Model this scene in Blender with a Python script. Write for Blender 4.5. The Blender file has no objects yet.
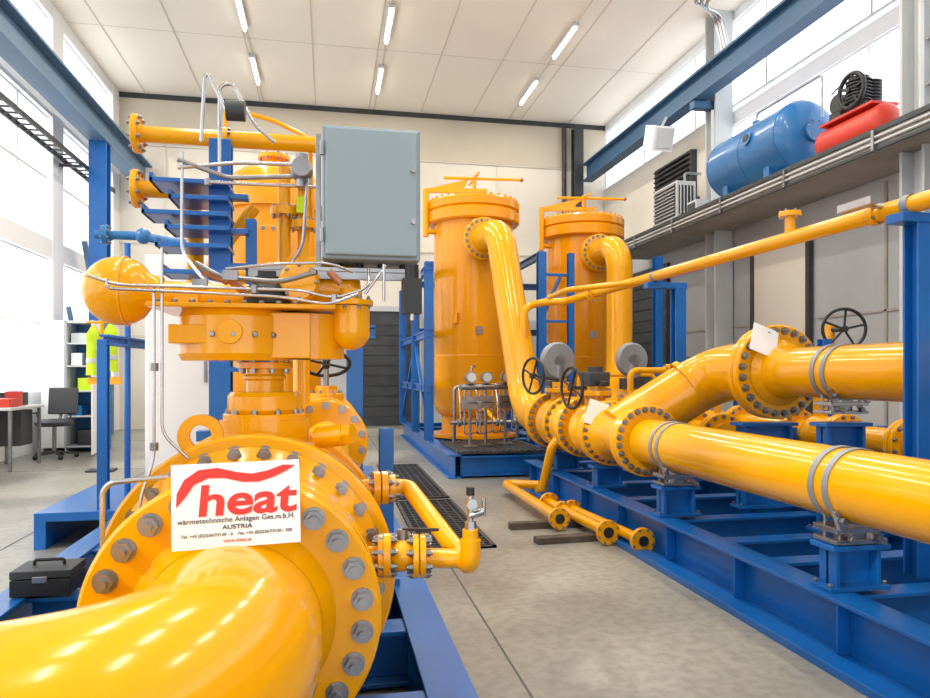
import bpy, math, random
from mathutils import Vector, Matrix
random.seed(4)
V=Vector
D=bpy.data; C=bpy.context
sc=C.scene
sc.view_settings.view_transform='Standard'

# ---------------------------------------------------------------- materials
MT={}
def mat(key,name,col,rough=.5,metal=0,var=.08,scale=3.0,coat=0,bump=0,emit=None,estr=0,detail=4):
    m=D.materials.new(name); m.use_nodes=True; nt=m.node_tree; b=nt.nodes['Principled BSDF']
    tc=nt.nodes.new('ShaderNodeTexCoord'); no=nt.nodes.new('ShaderNodeTexNoise')
    no.inputs['Scale'].default_value=scale; no.inputs['Detail'].default_value=detail
    nt.links.new(tc.outputs['Object'],no.inputs['Vector'])
    r=nt.nodes.new('ShaderNodeValToRGB')
    r.color_ramp.elements[0].position=.3; r.color_ramp.elements[1].position=.7
    r.color_ramp.elements[0].color=[c*(1-var) for c in col]+[1]
    r.color_ramp.elements[1].color=[min(1,c*(1+var)) for c in col]+[1]
    nt.links.new(no.outputs['Fac'],r.inputs['Fac']); nt.links.new(r.outputs['Color'],b.inputs['Base Color'])
    b.inputs['Roughness'].default_value=rough; b.inputs['Metallic'].default_value=metal
    b.inputs['Coat Weight'].default_value=coat; b.inputs['Coat Roughness'].default_value=.05
    if bump:
        bp=nt.nodes.new('ShaderNodeBump'); bp.inputs['Strength'].default_value=bump; bp.inputs['Distance'].default_value=.01
        n2=nt.nodes.new('ShaderNodeTexNoise'); n2.inputs['Scale'].default_value=scale*8
        nt.links.new(tc.outputs['Object'],n2.inputs['Vector'])
        nt.links.new(n2.outputs['Fac'],bp.inputs['Height']); nt.links.new(bp.outputs['Normal'],b.inputs['Normal'])
    if emit:
        b.inputs['Emission Color'].default_value=list(emit)+[1]; b.inputs['Emission Strength'].default_value=estr
    MT[key]=m; return m
mat('Y','yellow_pipe_paint',(.87,.385,0),.16,0,.04,2,.1)
mat('T','orange_vessel_paint',(.86,.325,0),.22,0,.05,1.2,.05)
for k in 'YT': MT[k].node_tree.nodes['Principled BSDF'].inputs['Specular IOR Level'].default_value=.42
mat('B','blue_steel_paint',(.003,.115,.42),.35,0,.12,2.5,.1)
mat('BD','dark_blue_beam_paint',(.03,.10,.20),.5,0,.1,1)
mat('BS','grey_blue_beam_paint',(.10,.19,.30),.5,0,.1,1)
mat('S','zinc_steel',(.30,.30,.31),.32,.9,.15,12)
mat('SS','stainless_steel',(.50,.50,.51),.25,.95,.06,8)
mat('DK','black_plastic',(.012,.013,.015),.45,0,.2,5)
mat('DG','dark_grey_metal',(.05,.055,.06),.5,.3,.2,3)
mat('G','cabinet_grey_paint',(.27,.34,.38),.45,0,.03,1.5)
mat('LG','light_grey_paint',(.52,.54,.55),.5,0,.05,1.5)
mat('RB','grey_rubber_clamp',(.28,.30,.32),.5,.3,.08,5)
mat('W','white_sheet',(.86,.87,.88),.45,0,.03,1)
mat('RD','red_paint',(.58,.04,.02),.4,0,.1,2)
mat('SR','sign_red',(.66,.03,.02),.5,0,.02,2)
mat('WD','weathered_wood',(.08,.06,.045),.8,0,.4,9,0,.4)
mat('TB','receiver_blue',(.015,.14,.37),.35,0,.1,1.5,.2)
mat('HV','hi_vis_cloth',(.55,.75,.02),.8,0,.1,6)
mat('WB','warm_wall_render',(.73,.68,.59),.8,0,.09,.5,0,.1)
mat('WT','tan_wall_panel',(.57,.51,.41),.8,0,.10,.4,0,.1)
mat('WG','grey_wall_panel',(.44,.45,.46),.75,0,.10,.5,0,.1)
mat('WL','white_wall_panel',(.86,.87,.88),.6,0,.04,.6)
mat('CE','ceiling_panel',(.92,.86,.76),.8,0,.04,.3)
mat('CJ','ceiling_joint',(.66,.61,.53),.8,0,.05,1)
mat('CN','ledge_concrete',(.38,.35,.32),.8,0,.15,1.5,0,.2)
mat('FJ','floor_joint',(.10,.10,.095),.8,0,.2,3)
mat('BR','brass_copper',(.45,.18,.09),.4,.7,.15,6)
mat('LT','lamp_tube',(1,1,1),.5,0,0,1,emit=(1,.93,.80),estr=7)
def floor_mat():
    m=D.materials.new('worn_concrete_floor'); m.use_nodes=True; nt=m.node_tree; b=nt.nodes['Principled BSDF']
    tc=nt.nodes.new('ShaderNodeTexCoord')
    def noise(s,d,dist=0):
        n=nt.nodes.new('ShaderNodeTexNoise'); n.inputs['Scale'].default_value=s; n.inputs['Detail'].default_value=d
        n.inputs['Distortion'].default_value=dist; nt.links.new(tc.outputs['Object'],n.inputs['Vector']); return n
    a=noise(.6,8,.6); c=noise(14,6)
    r=nt.nodes.new('ShaderNodeValToRGB'); e=r.color_ramp.elements
    e[0].position=.3; e[0].color=(.19,.19,.18,1); e[1].position=.68; e[1].color=(.34,.33,.285,1)
    nt.links.new(a.outputs['Fac'],r.inputs['Fac'])
    r2=nt.nodes.new('ShaderNodeValToRGB'); e=r2.color_ramp.elements
    e[0].position=.32; e[0].color=(.76,.76,.76,1); e[1].position=.6; e[1].color=(1.05,1.05,1.05,1)
    nt.links.new(c.outputs['Fac'],r2.inputs['Fac'])
    mx=nt.nodes.new('ShaderNodeMix'); mx.data_type='RGBA'; mx.blend_type='MULTIPLY'; mx.inputs[0].default_value=.9
    nt.links.new(r.outputs['Color'],mx.inputs[6]); nt.links.new(r2.outputs['Color'],mx.inputs[7])
    nt.links.new(mx.outputs[2],b.inputs['Base Color'])
    rr=nt.nodes.new('ShaderNodeMapRange'); rr.inputs['To Min'].default_value=.22; rr.inputs['To Max'].default_value=.5
    nt.links.new(a.outputs['Fac'],rr.inputs['Value']); nt.links.new(rr.outputs['Result'],b.inputs['Roughness'])
    MT['FL']=m
floor_mat()
def glass_mat():
    m=D.materials.new('frosted_window_pane'); m.use_nodes=True; nt=m.node_tree
    for n in list(nt.nodes):
        if n.type=='BSDF_PRINCIPLED': nt.nodes.remove(n)
    o=nt.nodes['Material Output']
    t=nt.nodes.new('ShaderNodeBsdfTransparent'); t.inputs[0].default_value=(.97,.99,1,1)
    tl=nt.nodes.new('ShaderNodeBsdfTranslucent'); tl.inputs[0].default_value=(.97,.98,1,1)
    g=nt.nodes.new('ShaderNodeMixShader'); g.inputs[0].default_value=.25
    nt.links.new(t.outputs[0],g.inputs[1]); nt.links.new(tl.outputs[0],g.inputs[2]); nt.links.new(g.outputs[0],o.inputs[0])
    MT['GL']=m
glass_mat()

# ---------------------------------------------------------------- mesh builder
def basis(ax):
    w=V(ax).normalized()
    u=V((1,0,0)) if abs(w.z)>.99 else V((0,0,1)).cross(w).normalized()
    v=w.cross(u).normalized()
    return u,v,w
class MB:
    def __init__(s): s.v=[];s.f=[];s.m=[];s.s=[];s.k=[]
    def mi(s,k):
        if k not in s.k: s.k.append(k)
        return s.k.index(k)
    def add(s,vs,fs,k,sm=False):
        o=len(s.v); s.v+= [tuple(x) for x in vs]; i=s.mi(k)
        for f in fs: s.f.append([a+o for a in f]); s.m.append(i); s.s.append(sm)
    def box(s,c,d,k='B',rz=0,M=None):
        x,y,z=[a/2 for a in d]
        vs=[V((i,j,l)) for i in(-x,x) for j in(-y,y) for l in(-z,z)]
        R=M if M else Matrix.Rotation(rz,3,'Z')
        vs=[R@p+V(c) for p in vs]
        s.add(vs,[(0,1,3,2),(4,6,7,5),(0,4,5,1),(2,3,7,6),(0,2,6,4),(1,5,7,3)],k)
    def bx(s,x0,x1,y0,y1,z0,z1,k='B'):
        s.box(((x0+x1)/2,(y0+y1)/2,(z0+z1)/2),(x1-x0,y1-y0,z1-z0),k)
    def bar(s,p0,p1,w,h,k='B'):
        p0,p1=V(p0),V(p1); u,v,a=basis(p1-p0); R=Matrix((u,v,a)).transposed()
        s.box((p0+p1)/2,(w,h,(p1-p0).length),k,M=R)
    def rev(s,p,ax,prof,k='Y',n=32,smooth=False):
        u,v,w=basis(ax); p=V(p)
        def ringv(z,r): return [p+w*z+(u*math.cos(2*math.pi*i/n)+v*math.sin(2*math.pi*i/n))*r for i in range(n)]
        if smooth:
            vs=[];fs=[]
            for z,r in prof: vs+=ringv(z,max(r,1e-4))
            for j in range(len(prof)-1):
                for i in range(n):
                    a=j*n+i;b=j*n+(i+1)%n; fs.append((a,b,b+n,a+n))
            s.add(vs,fs,k,True)
        else:
            for (z0,r0),(z1,r1) in zip(prof,prof[1:]):
                if r0<1e-5 or r1<1e-5:
                    z,r=(z1,r1) if r0<1e-5 else (z0,r0)
                    vs=ringv(z,r); f=list(range(n)); 
                    if abs(z1-z0)<1e-6:
                        s.add(vs,[f if r1<1e-5 else f[::-1]],k,False); continue
                vs=ringv(z0,max(r0,1e-4))+ringv(z1,max(r1,1e-4))
                s.add(vs,[(i,(i+1)%n,(i+1)%n+n,i+n) for i in range(n)],k,abs(z1-z0)>1e-6)
    def cyl(s,p0,p1,r,k='Y',r2=None,n=24):
        L=(V(p1)-V(p0)).length; r2=r if r2 is None else r2
        s.rev(p0,V(p1)-V(p0),[(0,0),(0,r),(L,r2),(L,0)],k,n)
    def ball(s,p,r,k='Y',ax=(0,0,1),sq=1,n=28):
        s.rev(p,ax,[(-r*sq*math.cos(math.pi*i/14),r*math.sin(math.pi*i/14)) for i in range(15)],k,n,True)
    def dome(s,p,ax,r,h,k='Y',n=32):
        s.rev(p,ax,[(h*math.sin(math.pi/2*i/8),r*math.cos(math.pi/2*i/8)) for i in range(9)],k,n,True)
    def path(s,pts,bend):
        pts=[V(p) for p in pts]
        if not bend or len(pts)<3: return pts
        out=[pts[0]]
        for i in range(1,len(pts)-1):
            a,b,c=pts[i-1],pts[i],pts[i+1]
            d1=(a-b);d2=(c-b); l=min(bend,d1.length*.49,d2.length*.49)
            q0=b+d1.normalized()*l; q1=b+d2.normalized()*l
            for j in range(11):
                t=j/10
                ang=math.pi-d1.angle(d2); w=math.cos(ang/2)
                den=(1-t)**2+2*w*t*(1-t)+t*t
                out.append((q0*(1-t)**2+b*2*w*t*(1-t)+q1*t*t)/den)
        out.append(pts[-1]); return out
    def tube(s,pts,r,k='Y',bend=.1,n=16,closed=False,cap=True):
        P=s.path(pts,bend) if not closed else [V(p) for p in pts]
        Q=[P[0]]
        for p in P[1:]:
            if (p-Q[-1]).length>1e-5: Q.append(p)
        P=Q;N=len(P)
        T=[]
        for i in range(N):
            a=P[i-1] if i or closed else P[i]; b=P[(i+1)%N] if i<N-1 or closed else P[i]
            T.append((b-a).normalized())
        u,v,_=basis(T[0]); vs=[]
        for i in range(N):
            u=(u-T[i]*u.dot(T[i])).normalized(); v=T[i].cross(u)
            rr=r[i] if isinstance(r,list) else r
            vs+=[P[i]+(u*math.cos(2*math.pi*j/n)+v*math.sin(2*math.pi*j/n))*rr for j in range(n)]
        fs=[]
        for i in range(N if closed else N-1):
            for j in range(n):
                a=i*n+j;b=i*n+(j+1)%n;c=((i+1)%N)*n+(j+1)%n;d=((i+1)%N)*n+j
                fs.append((a,b,c,d))
        s.add(vs,fs,k,True)
        if cap and not closed:
            s.add(vs[:n],[list(range(n))[::-1]],k); s.add(vs[-n:],[list(range(n))],k)
    def ring(s,p,ax,R,r,k='DK',n=40,m=8):
        u,v,w=basis(ax);p=V(p)
        s.tube([p+(u*math.cos(2*math.pi*i/n)+v*math.sin(2*math.pi*i/n))*R for i in range(n)],r,k,0,m,True)
    def hexn(s,p,ax,r,h,k='S'):
        u,v,w=basis(ax);p=V(p)
        vs=[p+w*z+(u*math.cos(math.pi/3*i)+v*math.sin(math.pi/3*i))*r for z in(0,h) for i in range(6)]
        s.add(vs,[(0,5,4,3,2,1),(6,7,8,9,10,11)]+[(i,(i+1)%6,(i+1)%6+6,i+6) for i in range(6)],k)
    def flange(s,p,ax,R,th,nb=12,bs=.02,k='Y',ph=.5,both=True,n=48,gap=False,bk='S'):
        c=min(.012,R*.03); w=V(ax).normalized(); p=V(p)
        if gap:
            for sgn in(-1,1):
                q=p+w*sgn*(th*.27)
                s.rev(q,w,[(-th*.23,0),(-th*.23,R-c),(-th*.23+c,R),(th*.23-c,R),(th*.23,R-c),(th*.23,0)],k,n)
            s.cyl(p-w*th*.1,p+w*th*.1,R*.8,'DG',n=n)
        else:
            s.rev(p,w,[(-th/2,0),(-th/2,R-c),(-th/2+c,R),(th/2-c,R),(th/2,R-c),(th/2,0)],k,n)
        u,v,_=basis(ax); Rb=R*.87 if bs<R*.1 else R*.84
        for i in range(nb):
            a=2*math.pi*(i+ph)/nb; q=p+(u*math.cos(a)+v*math.sin(a))*Rb
            for sg in ((-1,1) if both else (-1,)):
                s.cyl(q+w*sg*th/2,q+w*sg*(th/2+bs*.18),bs*1.25,bk,n=12)
                s.hexn(q+w*sg*(th/2+bs*.18),w*sg,bs,bs*.95,bk)
                s.cyl(q+w*sg*(th/2+bs*1.1),q+w*sg*(th/2+bs*1.75),bs*.55,bk,n=10)
    def wheel(s,p,ax,R,r,k='DK',sp=4):
        u,v,w=basis(ax);p=V(p); s.ring(p,ax,R,r,k); s.cyl(p-w*r*2,p+w*r*2,R*.16,k)
        for i in range(sp):
            a=2*math.pi*i/sp+.4; s.cyl(p,p+(u*math.cos(a)+v*math.sin(a))*R,r*.7,k,n=8)
    def ibeam(s,p0,p1,h,w,k='B',t=.025):
        p0,p1=V(p0),V(p1); a=(p1-p0).normalized()
        side=a.cross(V((0,0,1))); side=side.normalized() if side.length>1e-3 else V((1,0,0))
        up=side.cross(a).normalized(); R=Matrix((side,a,up)).transposed(); L=(p1-p0).length; c=(p0+p1)/2
        s.box(c,(t*.8,L,h-2*t),k,M=R)
        s.box(c+up*(h/2-t/2),(w,L,t),k,M=R); s.box(c-up*(h/2-t/2),(w,L,t),k,M=R)
    def hpost(s,x,y,z0,z1,w,k='B'):
        s.bx(x-w/2,x+w/2,y-w/2,y-w/2+w*.12,z0,z1,k); s.bx(x-w/2,x+w/2,y+w/2-w*.12,y+w/2,z0,z1,k)
        s.bx(x-w*.06,x+w*.06,y-w*.38,y+w*.38,z0,z1,k)
    def clampb(s,p,ax,R,w=.03,k='RB'):
        s.rev(V(p)-V(ax)*w/2,ax,[(0,R),(0,R*1.03),(w,R*1.03),(w,R)],k,40)
    def done(s,name,bev=0,parent=None,dz=0):
        me=D.meshes.new(name); me.from_pydata(s.v,[],s.f); 
        for k in s.k: me.materials.append(MT[k])
        me.polygons.foreach_set('material_index',s.m); me.polygons.foreach_set('use_smooth',s.s); me.update()
        o=D.objects.new(name,me); C.collection.objects.link(o); o.location.z=dz
        if bev:
            b=o.modifiers.new('bevel','BEVEL'); b.width=bev; b.segments=2; b.limit_method='ANGLE'; b.angle_limit=math.radians(60)
        if parent: o.parent=parent
        return o

XL,XR,YB,ZC,YF=-5.75,8.6,21.0,9.4,-4.0
LD=-.2   # ledge drop
# ================================================================ ROOM
b=MB(); b.bx(XL-.5,XR+.5,YF-3,YB+.3,-.2,0,'FL')
b.bx(.975,.987,YF,YB,0,.002,'FJ')
for y in (12.4,17.5): b.bx(XL,XR,y,y+.014,0,.002,'FJ')
b.bx(-2.9,-2.885,YF,YB,0,.002,'FJ')
b.done('floor')
b=MB(); b.bx(XL-.3,XR+.3,YF-.3,YB+.3,ZC,ZC+.2,'CE')
for i in range(10): x=XL+.7+i*1.55; b.bx(x,x+.03,YF,YB,ZC-.012,ZC,'CJ')
b.bx(XL,XR,17.0,17.02,ZC-.004,ZC,'CJ')
b.done('ceiling')
b=MB()
b.bx(XL-.3,XR+.3,YB,YB+.3,0,ZC,'WB')
b.bx(XL,XR,YB-.03,YB,8.0,ZC-.12,'WT')
b.bx(XL,XR,YB-.06,YB,ZC-.14,ZC,'DG')
for z in (2.6,5.2,7.95): b.bx(XL,XR,YB-.04,YB,z,z+.04,'CJ')
for i in range(6): x=XL+1.2+i*2.4; b.bx(x,x+.03,YB-.04,YB,3.7,8,'CJ')
b.bx(2.8,7.2,YB-.05,YB,.0,3.2,'WG'); b.bx(-1.5,.8,YB-.05,YB,.0,2.6,'WG')
b.done('wall_back')
b=MB(); b.bx(XL-.3,-1,YF-.3,YF,0,ZC,'WL'); b.bx(5,XR+.3,YF-.3,YF,0,ZC,'WL'); b.bx(-1,5,YF-.3,YF,4.2,ZC,'WL'); b.done('wall_front_unseen')  # unseen wall added behind camera, opening sized to cut flat front light
b=MB(); b.hpost(7.6,YB-.25,0,ZC-.2,.3,'DG'); b.cyl((7.2,YB-.15,4),(7.2,YB-.15,9.2),.07,'DG'); b.done('steel_column',.005)
b=MB(); b.bx(.9,2.6,YB-.13,YB-.06,0,3.4,'DG'); b.bx(.8,.9,YB-.18,YB-.06,0,3.5,'LG'); b.bx(2.6,2.7,YB-.18,YB-.06,0,3.5,'LG'); b.bx(.8,2.7,YB-.18,YB-.06,3.4,3.55,'LG')
for i in range(11): b.bx(.9,2.6,YB-.15,YB-.13,.3*i,.3*i+.24,'DG')
b.bx(2.4,2.45,YB-.2,YB-.15,1.3,1.5,'S')
b.done('door_1')
b=MB()
b.bx(XR,XR+.3,YF,YB,0,4.95,'WG')
b.bx(XR,XR+.3,14.6,YB,4.95,7.4,'WB')
b.bx(XR,XR+.3,YF,YB,9.2,ZC,'WL')
b.bx(XR,XR+.3,YF,14.6,6.95,7.25,'WL')
for y in (4.5,7,9.5,14.6,19.95): b.bx(XR-.03,XR,y,y+.05,0,4.6,'CN')
for y0,y1 in((YF,11.1),(13.1,16.5)): b.bx(XR-.03,XR,y0,y1,2.55,2.59,'CN')
b.done('wall_right')
def window(name,x,y0,y1,z0,z1,ny,nz,k='LG',fr=.07):
    b=MB()
    for i in range(ny+1):
        y=y0+(y1-y0)*i/ny; b.bx(x-.06,x+.06,y-fr/2,y+fr/2,z0,z1,k)
    for i in range(nz+1):
        z=z0+(z1-z0)*i/nz; b.bx(x-.05,x+.05,y0,y1,z-fr/2,z+fr/2,k)
    b.add([(x,y0,z0),(x,y1,z0),(x,y1,z1),(x,y0,z1)],[(0,1,2,3)],'GL')
    b.done(name)
window('window_1',XR+.1,YF,14.6,5.0,6.95,8,1,'W',.05)
window('window_2',XR+.1,YF,YB,7.4,9.2,9,1,'W',.05)
b=MB()
b.bx(XL-.3,XL,YF,YB,0,1.2,'WL'); b.bx(XL-.3,XL,YF,YB,4.0,4.4,'WL'); b.bx(XL-.3,XL,YF,YB,7.0,7.6,'WL'); b.bx(XL-.3,XL,YF,YB,9.1,ZC,'WL')
for y in (0,4,8,12.3,16.2,20.4): b.bx(XL-.3,XL+.02,y,y+.6,0,ZC,'WL')
b.done('wall_left')
window('window_3',XL-.15,YF,YB,1.2,4.0,16,2,'W',.05)
window('window_4',XL-.15,YF,YB,4.4,7.0,12,2,'W',.05)
window('window_5',XL-.15,YF,YB,7.6,9.1,12,1,'W',.05)
for rx in (-1.85,1.31,5.4):
    for ry in (.6,3.6,6.6,9.6,12.6,15.6,18.6):
        b=MB(); b.bx(rx-.07,rx+.07,ry-.8,ry+.8,ZC-.10,ZC-.02,'LG')
        b.cyl((rx,ry-.76,ZC-.13),(rx,ry+.76,ZC-.13),.035,'LT',n=12)
        b.bx(rx-.012,rx+.012,ry+.8,ry+2.2,ZC-.05,ZC-.02,'CJ')
        o=b.done('ceiling_lamp')
        l=D.lights.new('tube_light','AREA'); l.shape='RECTANGLE'; l.size=.3; l.size_y=1.6; l.energy=70; l.color=(1,.93,.82)
        lo=D.objects.new('tube_light',l); lo.location=(rx,ry,ZC-.2); C.collection.objects.link(lo); lo.parent=o
b=MB(); b.ibeam((7.85,YF,7.75),(7.85,YB-.45,7.75),.55,.32,'BD',.05)
b.bx(7.81,7.89,YF,YB-.45,8.025,8.09,'DG')
b.done('crane_runway_beam')
b=MB(); b.ibeam((-5.05,YF,7.05),(-5.05,YB-.1,7.05),.62,.4,'BS',.05); b.bx(-5.1,-5.0,YF,YB-.1,7.36,7.42,'DG')
b.hpost(-5.05,17.0,0,6.74,.36,'B')
b.done('crane_runway_beam')
for x,y in ((8.0,8.2),(8.36,13.95)):
    b=MB(); b.hpost(x,y,0,4.65,.42,'LG'); b.hpost(x,y,4.91,7.44 if x<8.1 else ZC,.42,'LG')
    if x>8.1: b.bx(7.72,8.2,y-.1,y+.1,7.3,7.46,'BD')
    else:
        b.bx(8.22,8.5,y-.2,y+.2,7.44,ZC,'LG')
        for i in range(3): b.cyl((x-.15+.1*i,y-.27,4.91),(x-.15+.1*i,y-.27,7.3),.024,'S')
        b.bx(x-.22,x+.2,y-.3,y-.25,6.0,6.04,'S'); b.bx(x-.22,x+.2,y-.3,y-.25,5.4,5.44,'S')
    b.cyl((x-.3,y-.25,4.91),(x-.3,y-.25,7.2),.03,'LG'); b.done('steel_column',.004)
b=MB(); y0=YF+.05; b.bx(7.35,XR-.035,y0,17.8,4.86,5.10,'CN'); b.bx(7.31,7.35,y0,17.8,5.06,5.13,'DG'); b.bx(7.31,7.35,y0,17.8,4.82,4.86,'DG')
for i in range(2): b.cyl((7.31,y0,4.92+.08*i),(7.31,17.8,4.92+.08*i),.02,'LG',n=8)
for i in range(9): y=2.6+i*1.9; b.bx(7.28,7.35,y,y+.05,4.82,5.1,'S')
b.done('service_ledge',dz=LD)
b=MB(); x=XR-.031
b.bx(x-.05,x,11.3,12.9,0,4.1,'WB'); b.bx(x-.08,x-.0,11.2,11.3,0,4.2,'DG'); b.bx(x-.08,x,12.9,13.0,0,4.2,'DG'); b.bx(x-.08,x,11.3,12.9,4.1,4.2,'DG')
b.bx(x-.06,x-.05,11.4,12.8,2.1,2.14,'CN'); b.bx(x-.12,x-.05,11.4,11.5,1.9,2.1,'S')
b.done('door_2')
b=MB(); b.bx(x-.06,x,16.6,19.8,0,4.4,'DG')
for i in range(14): b.bx(x-.1,x-.06,16.6,19.8,.3*i,.3*i+.25,'DG')
b.done('door_3')
b=MB(); b.bx(XR-.15,XR-.001,15.3,17.2,5.4,7.1,'DG')
for i in range(13): b.box((XR-.17,16.25,5.5+i*.125),(.1,1.8,.02),'DK',M=Matrix.Rotation(.5,3,'Y'))
b.done('louvre_vent',dz=LD)
b=MB(); b.bx(7.65,8.12,14.5,15.6,5.25,6.1,'LG'); b.bx(7.63,7.66,14.55,15.55,5.32,6.05,'DG')
for i in range(9): b.bx(7.60,7.63,14.55,15.55,5.36+.08*i,5.38+.08*i,'LG')
for y in(14.6,15.4): b.bx(7.6,8.12,y,y+.08,5.1,5.25,'S')
b.bx(7.7,8.08,14.47,14.5,5.35,6,'DG')
for i in range(5): b.bx(7.72+.08*i,7.74+.08*i,14.44,14.47,5.35,6,'LG')
b.tube([(7.9,14.6,6.1),(7.9,14.6,6.3),(8.3,14.6,6.3)],.03,'S',.06)
b.done('air_conditioning_unit',.01,dz=LD)
b=MB(); b.bx(7.6,7.9,13.55,13.95,5.1,5.45,'LG'); b.bx(7.58,7.6,13.6,13.9,5.15,5.4,'DG'); b.cyl((7.75,13.75,5.45),(7.75,13.75,5.55),.04,'DK'); b.done('junction_box',.01,dz=LD)
b=MB(); b.box((7.42,14.9,6.95),(.5,.5,.55),'W',M=Matrix.Rotation(.35,3,'X')); b.bar((7.42,14.9,7.1),(7.62,14.9,7.46),.05,.05,'LG'); b.box((7.42,14.62,6.86),(.42,.03,.44),'LG',M=Matrix.Rotation(.35,3,'X')); b.done('floodlight',.01)
b=MB(); ya,yb,R=10.65,12.75,.60; cx=7.98; cz=5.84
b.cyl((cx,ya,cz),(cx,yb,cz),R,'TB',n=48); b.dome((cx,ya,cz),(0,-1,0),R,.26,'TB',48); b.dome((cx,yb,cz),(0,1,0),R,.26,'TB',48)
for y in(11.1,12.4):
    b.bx(cx-.42,cx+.42,y-.08,y+.08,5.1,5.45,'TB')
for y in(ya,11.7,yb): b.clampb((cx,y,cz),(0,1,0),R-.01,.03,'TB')
b.cyl((cx,12,cz+.55),(cx,12,cz+.72),.08,'TB'); b.cyl((cx,ya-.24,cz),(cx,ya-.3,cz),.16,'TB'); b.flange((cx,ya-.3,cz),(0,1,0),.19,.04,8,.014,'TB')
b.cyl((cx-.56,11.4,cz+.15),(cx-.62,11.4,cz+.16),.12,'TB'); b.cyl((cx-.62,11.4,cz+.16),(cx-.63,11.4,cz+.16),.08,'DG')
b.tube([(cx,12,6.5),(cx,12,6.7),(cx,10.2,6.7),(cx,10.2,6.0)],.02,'S',.08)
b.done('air_receiver_tank',.005,dz=LD)
b=MB(); X=7.92
b.cyl((X,8.78,5.44),(X,9.95,5.44),.26,'RD',n=36); b.dome((X,8.78,5.44),(0,-1,0),.26,.12,'RD'); b.dome((X,9.95,5.44),(0,1,0),.26,.12,'RD')
for y in(8.9,9.75):
    for dx in(-.18,.18): b.bx(X+dx-.03,X+dx+.03,y-.04,y+.04,5.1,5.36,'RD')
b.bx(X-.23,X+.23,8.8,9.9,5.69,5.73,'RD')
b.cyl((X-.15,9.62,5.98),(X+.2,9.62,5.98),.15,'DK'); b.wheel((X-.23,9.2,6.02),(1,0,0),.25,.035,'DK',5)
b.cyl((X-.1,9.2,5.73),(X-.1,9.2,6.22),.14,'DK'); b.cyl((X+.1,9.2,5.73),(X+.1,9.2,6.18),.12,'DG')
for i in range(7): b.cyl((X-.1,9.2,5.85+.05*i),(X-.1,9.2,5.865+.05*i),.18,'DG'); b.cyl((X+.1,9.2,5.85+.05*i),(X+.1,9.2,5.865+.05*i),.16,'DK')
b.bx(X-.17,X+.17,9.5,9.75,5.73,5.86,'DK')
b.tube([(X-.23,9.2,6.26),(X-.23,9.62,6.12)],.012,'DK',0); b.tube([(X-.23,9.2,5.78),(X-.23,9.62,5.84)],.012,'DK',0)
b.done('air_compressor',.004,dz=LD)
b=MB()
for i in range(3): b.tube([(7.1+.13*i,6,8.95),(7.1+.13*i,12.8,8.95),(7.9,13.1+.1*i,8.95),(8.05,13.1+.1*i,8.3)],.035,'SS',.2)
for y in (8,10,12): b.bx(7.0,7.5,y,y+.05,8.99,ZC,'LG')
b.done('ceiling_conduit')
b=MB()
for x in(-5.6,-5.3): b.bx(x-.02,x+.02,6,19,6.1,6.2,'DG')
for i in range(44): y=6+i*.3; b.bx(-5.6,-5.3,y,y+.03,6.12,6.15,'DG')
for y in(8.3,12.6,16.5): b.bx(-5.72,-5.28,y,y+.06,6.04,6.1,'DG')
b.done('cable_ladder')
b=MB(); b.bar((-5.5,19.4,1.1),(-5.5,17.4,4.6),.1,.1,'BS'); b.bar((-5.5,17.5,1.1),(-5.5,16.4,3.0),.08,.08,'BS'); b.bar((-5.5,19.4,0),(-5.5,19.4,1.3),.12,.12,'BS');b.bar((-5.5,17.5,0),(-5.5,17.5,1.3),.12,.12,'BS'); b.done('diagonal_brace')

# ================================================================ RIGHT SKID
b=MB()
for x in (2.85,4.45,6.1): b.ibeam((x,1.2,.17),(x,9.7,.17),.34,.2,'B')
for y in (1.6,2.7,3.6,4.3,4.9,5.7,6.7,7.7,8.7,9.6): b.ibeam((2.95,y,.17),(6.0,y,.17),.28,.16,'B')
b.bx(2.6,2.74,1.2,9.7,0,.05,'B')
for i in range(9): y=1.4+i*1.0; b.bx(2.755,2.84,y,y+.015,.03,.31)
def stand(x,y,z0,z1,w=.3,foot=.4):
    b.bx(x-foot/2,x+foot/2,y-.09,y+.09,z0,z0+.025,'B'); b.bx(x-w/2,x-w/2+.03,y-.07,y+.07,z0,z1,'B'); b.bx(x+w/2-.03,x+w/2,y-.07,y+.07,z0,z1,'B')
    b.bx(x-w/2,x+w/2,y-.012,y+.012,z0,z1,'B'); b.bx(x-w/2-.04,x+w/2+.04,y-.1,y+.1,z1,z1+.03,'B')
    for sx in(-1,1): 
        for sy in(-.06,.06): b.hexn((x+sx*(foot/2-.02),y+sy,z0+.025),(0,0,1),.016,.02)
for y in(3.6,5.7,): stand(3.0,y,.34,.575)
stand(4.0,4.9,.34,1.17,.34,.5); stand(4.0,3.2,.34,1.17,.34,.5); stand(4.0,5.9,.34,1.10,.5,.6)
stand(3.0,7.25,.34,.55); stand(3.0,8.6,.34,.55)
b.hpost(3.68,3.82,.3,2.56,.12); b.hpost(3.9,7.35,.3,2.56,.13); b.bx(3.5,3.98,7.29,7.41,2.54,2.61); b.bx(3.5,3.78,3.75,3.89,2.54,2.60)
b.hpost(5.9,7.5,.3,2.0,.12); b.hpost(5.9,9.3,.3,2.0,.12)
b.bx(3.3,6.1,8.9,9.02,.5,.6); b.bx(4.4,6.1,5.5,5.62,.75,.85); b.hpost(4.6,5.56,.3,.75,.1); b.hpost(5.6,5.56,.3,.75,.1)
b.bx(4.45,6.1,6.75,6.87,.9,1.0); b.hpost(5.0,6.8,.3,.9,.1); b.hpost(5.8,6.8,.3,.9,.1)
b.done('right_skid_frame',.004)

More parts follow.
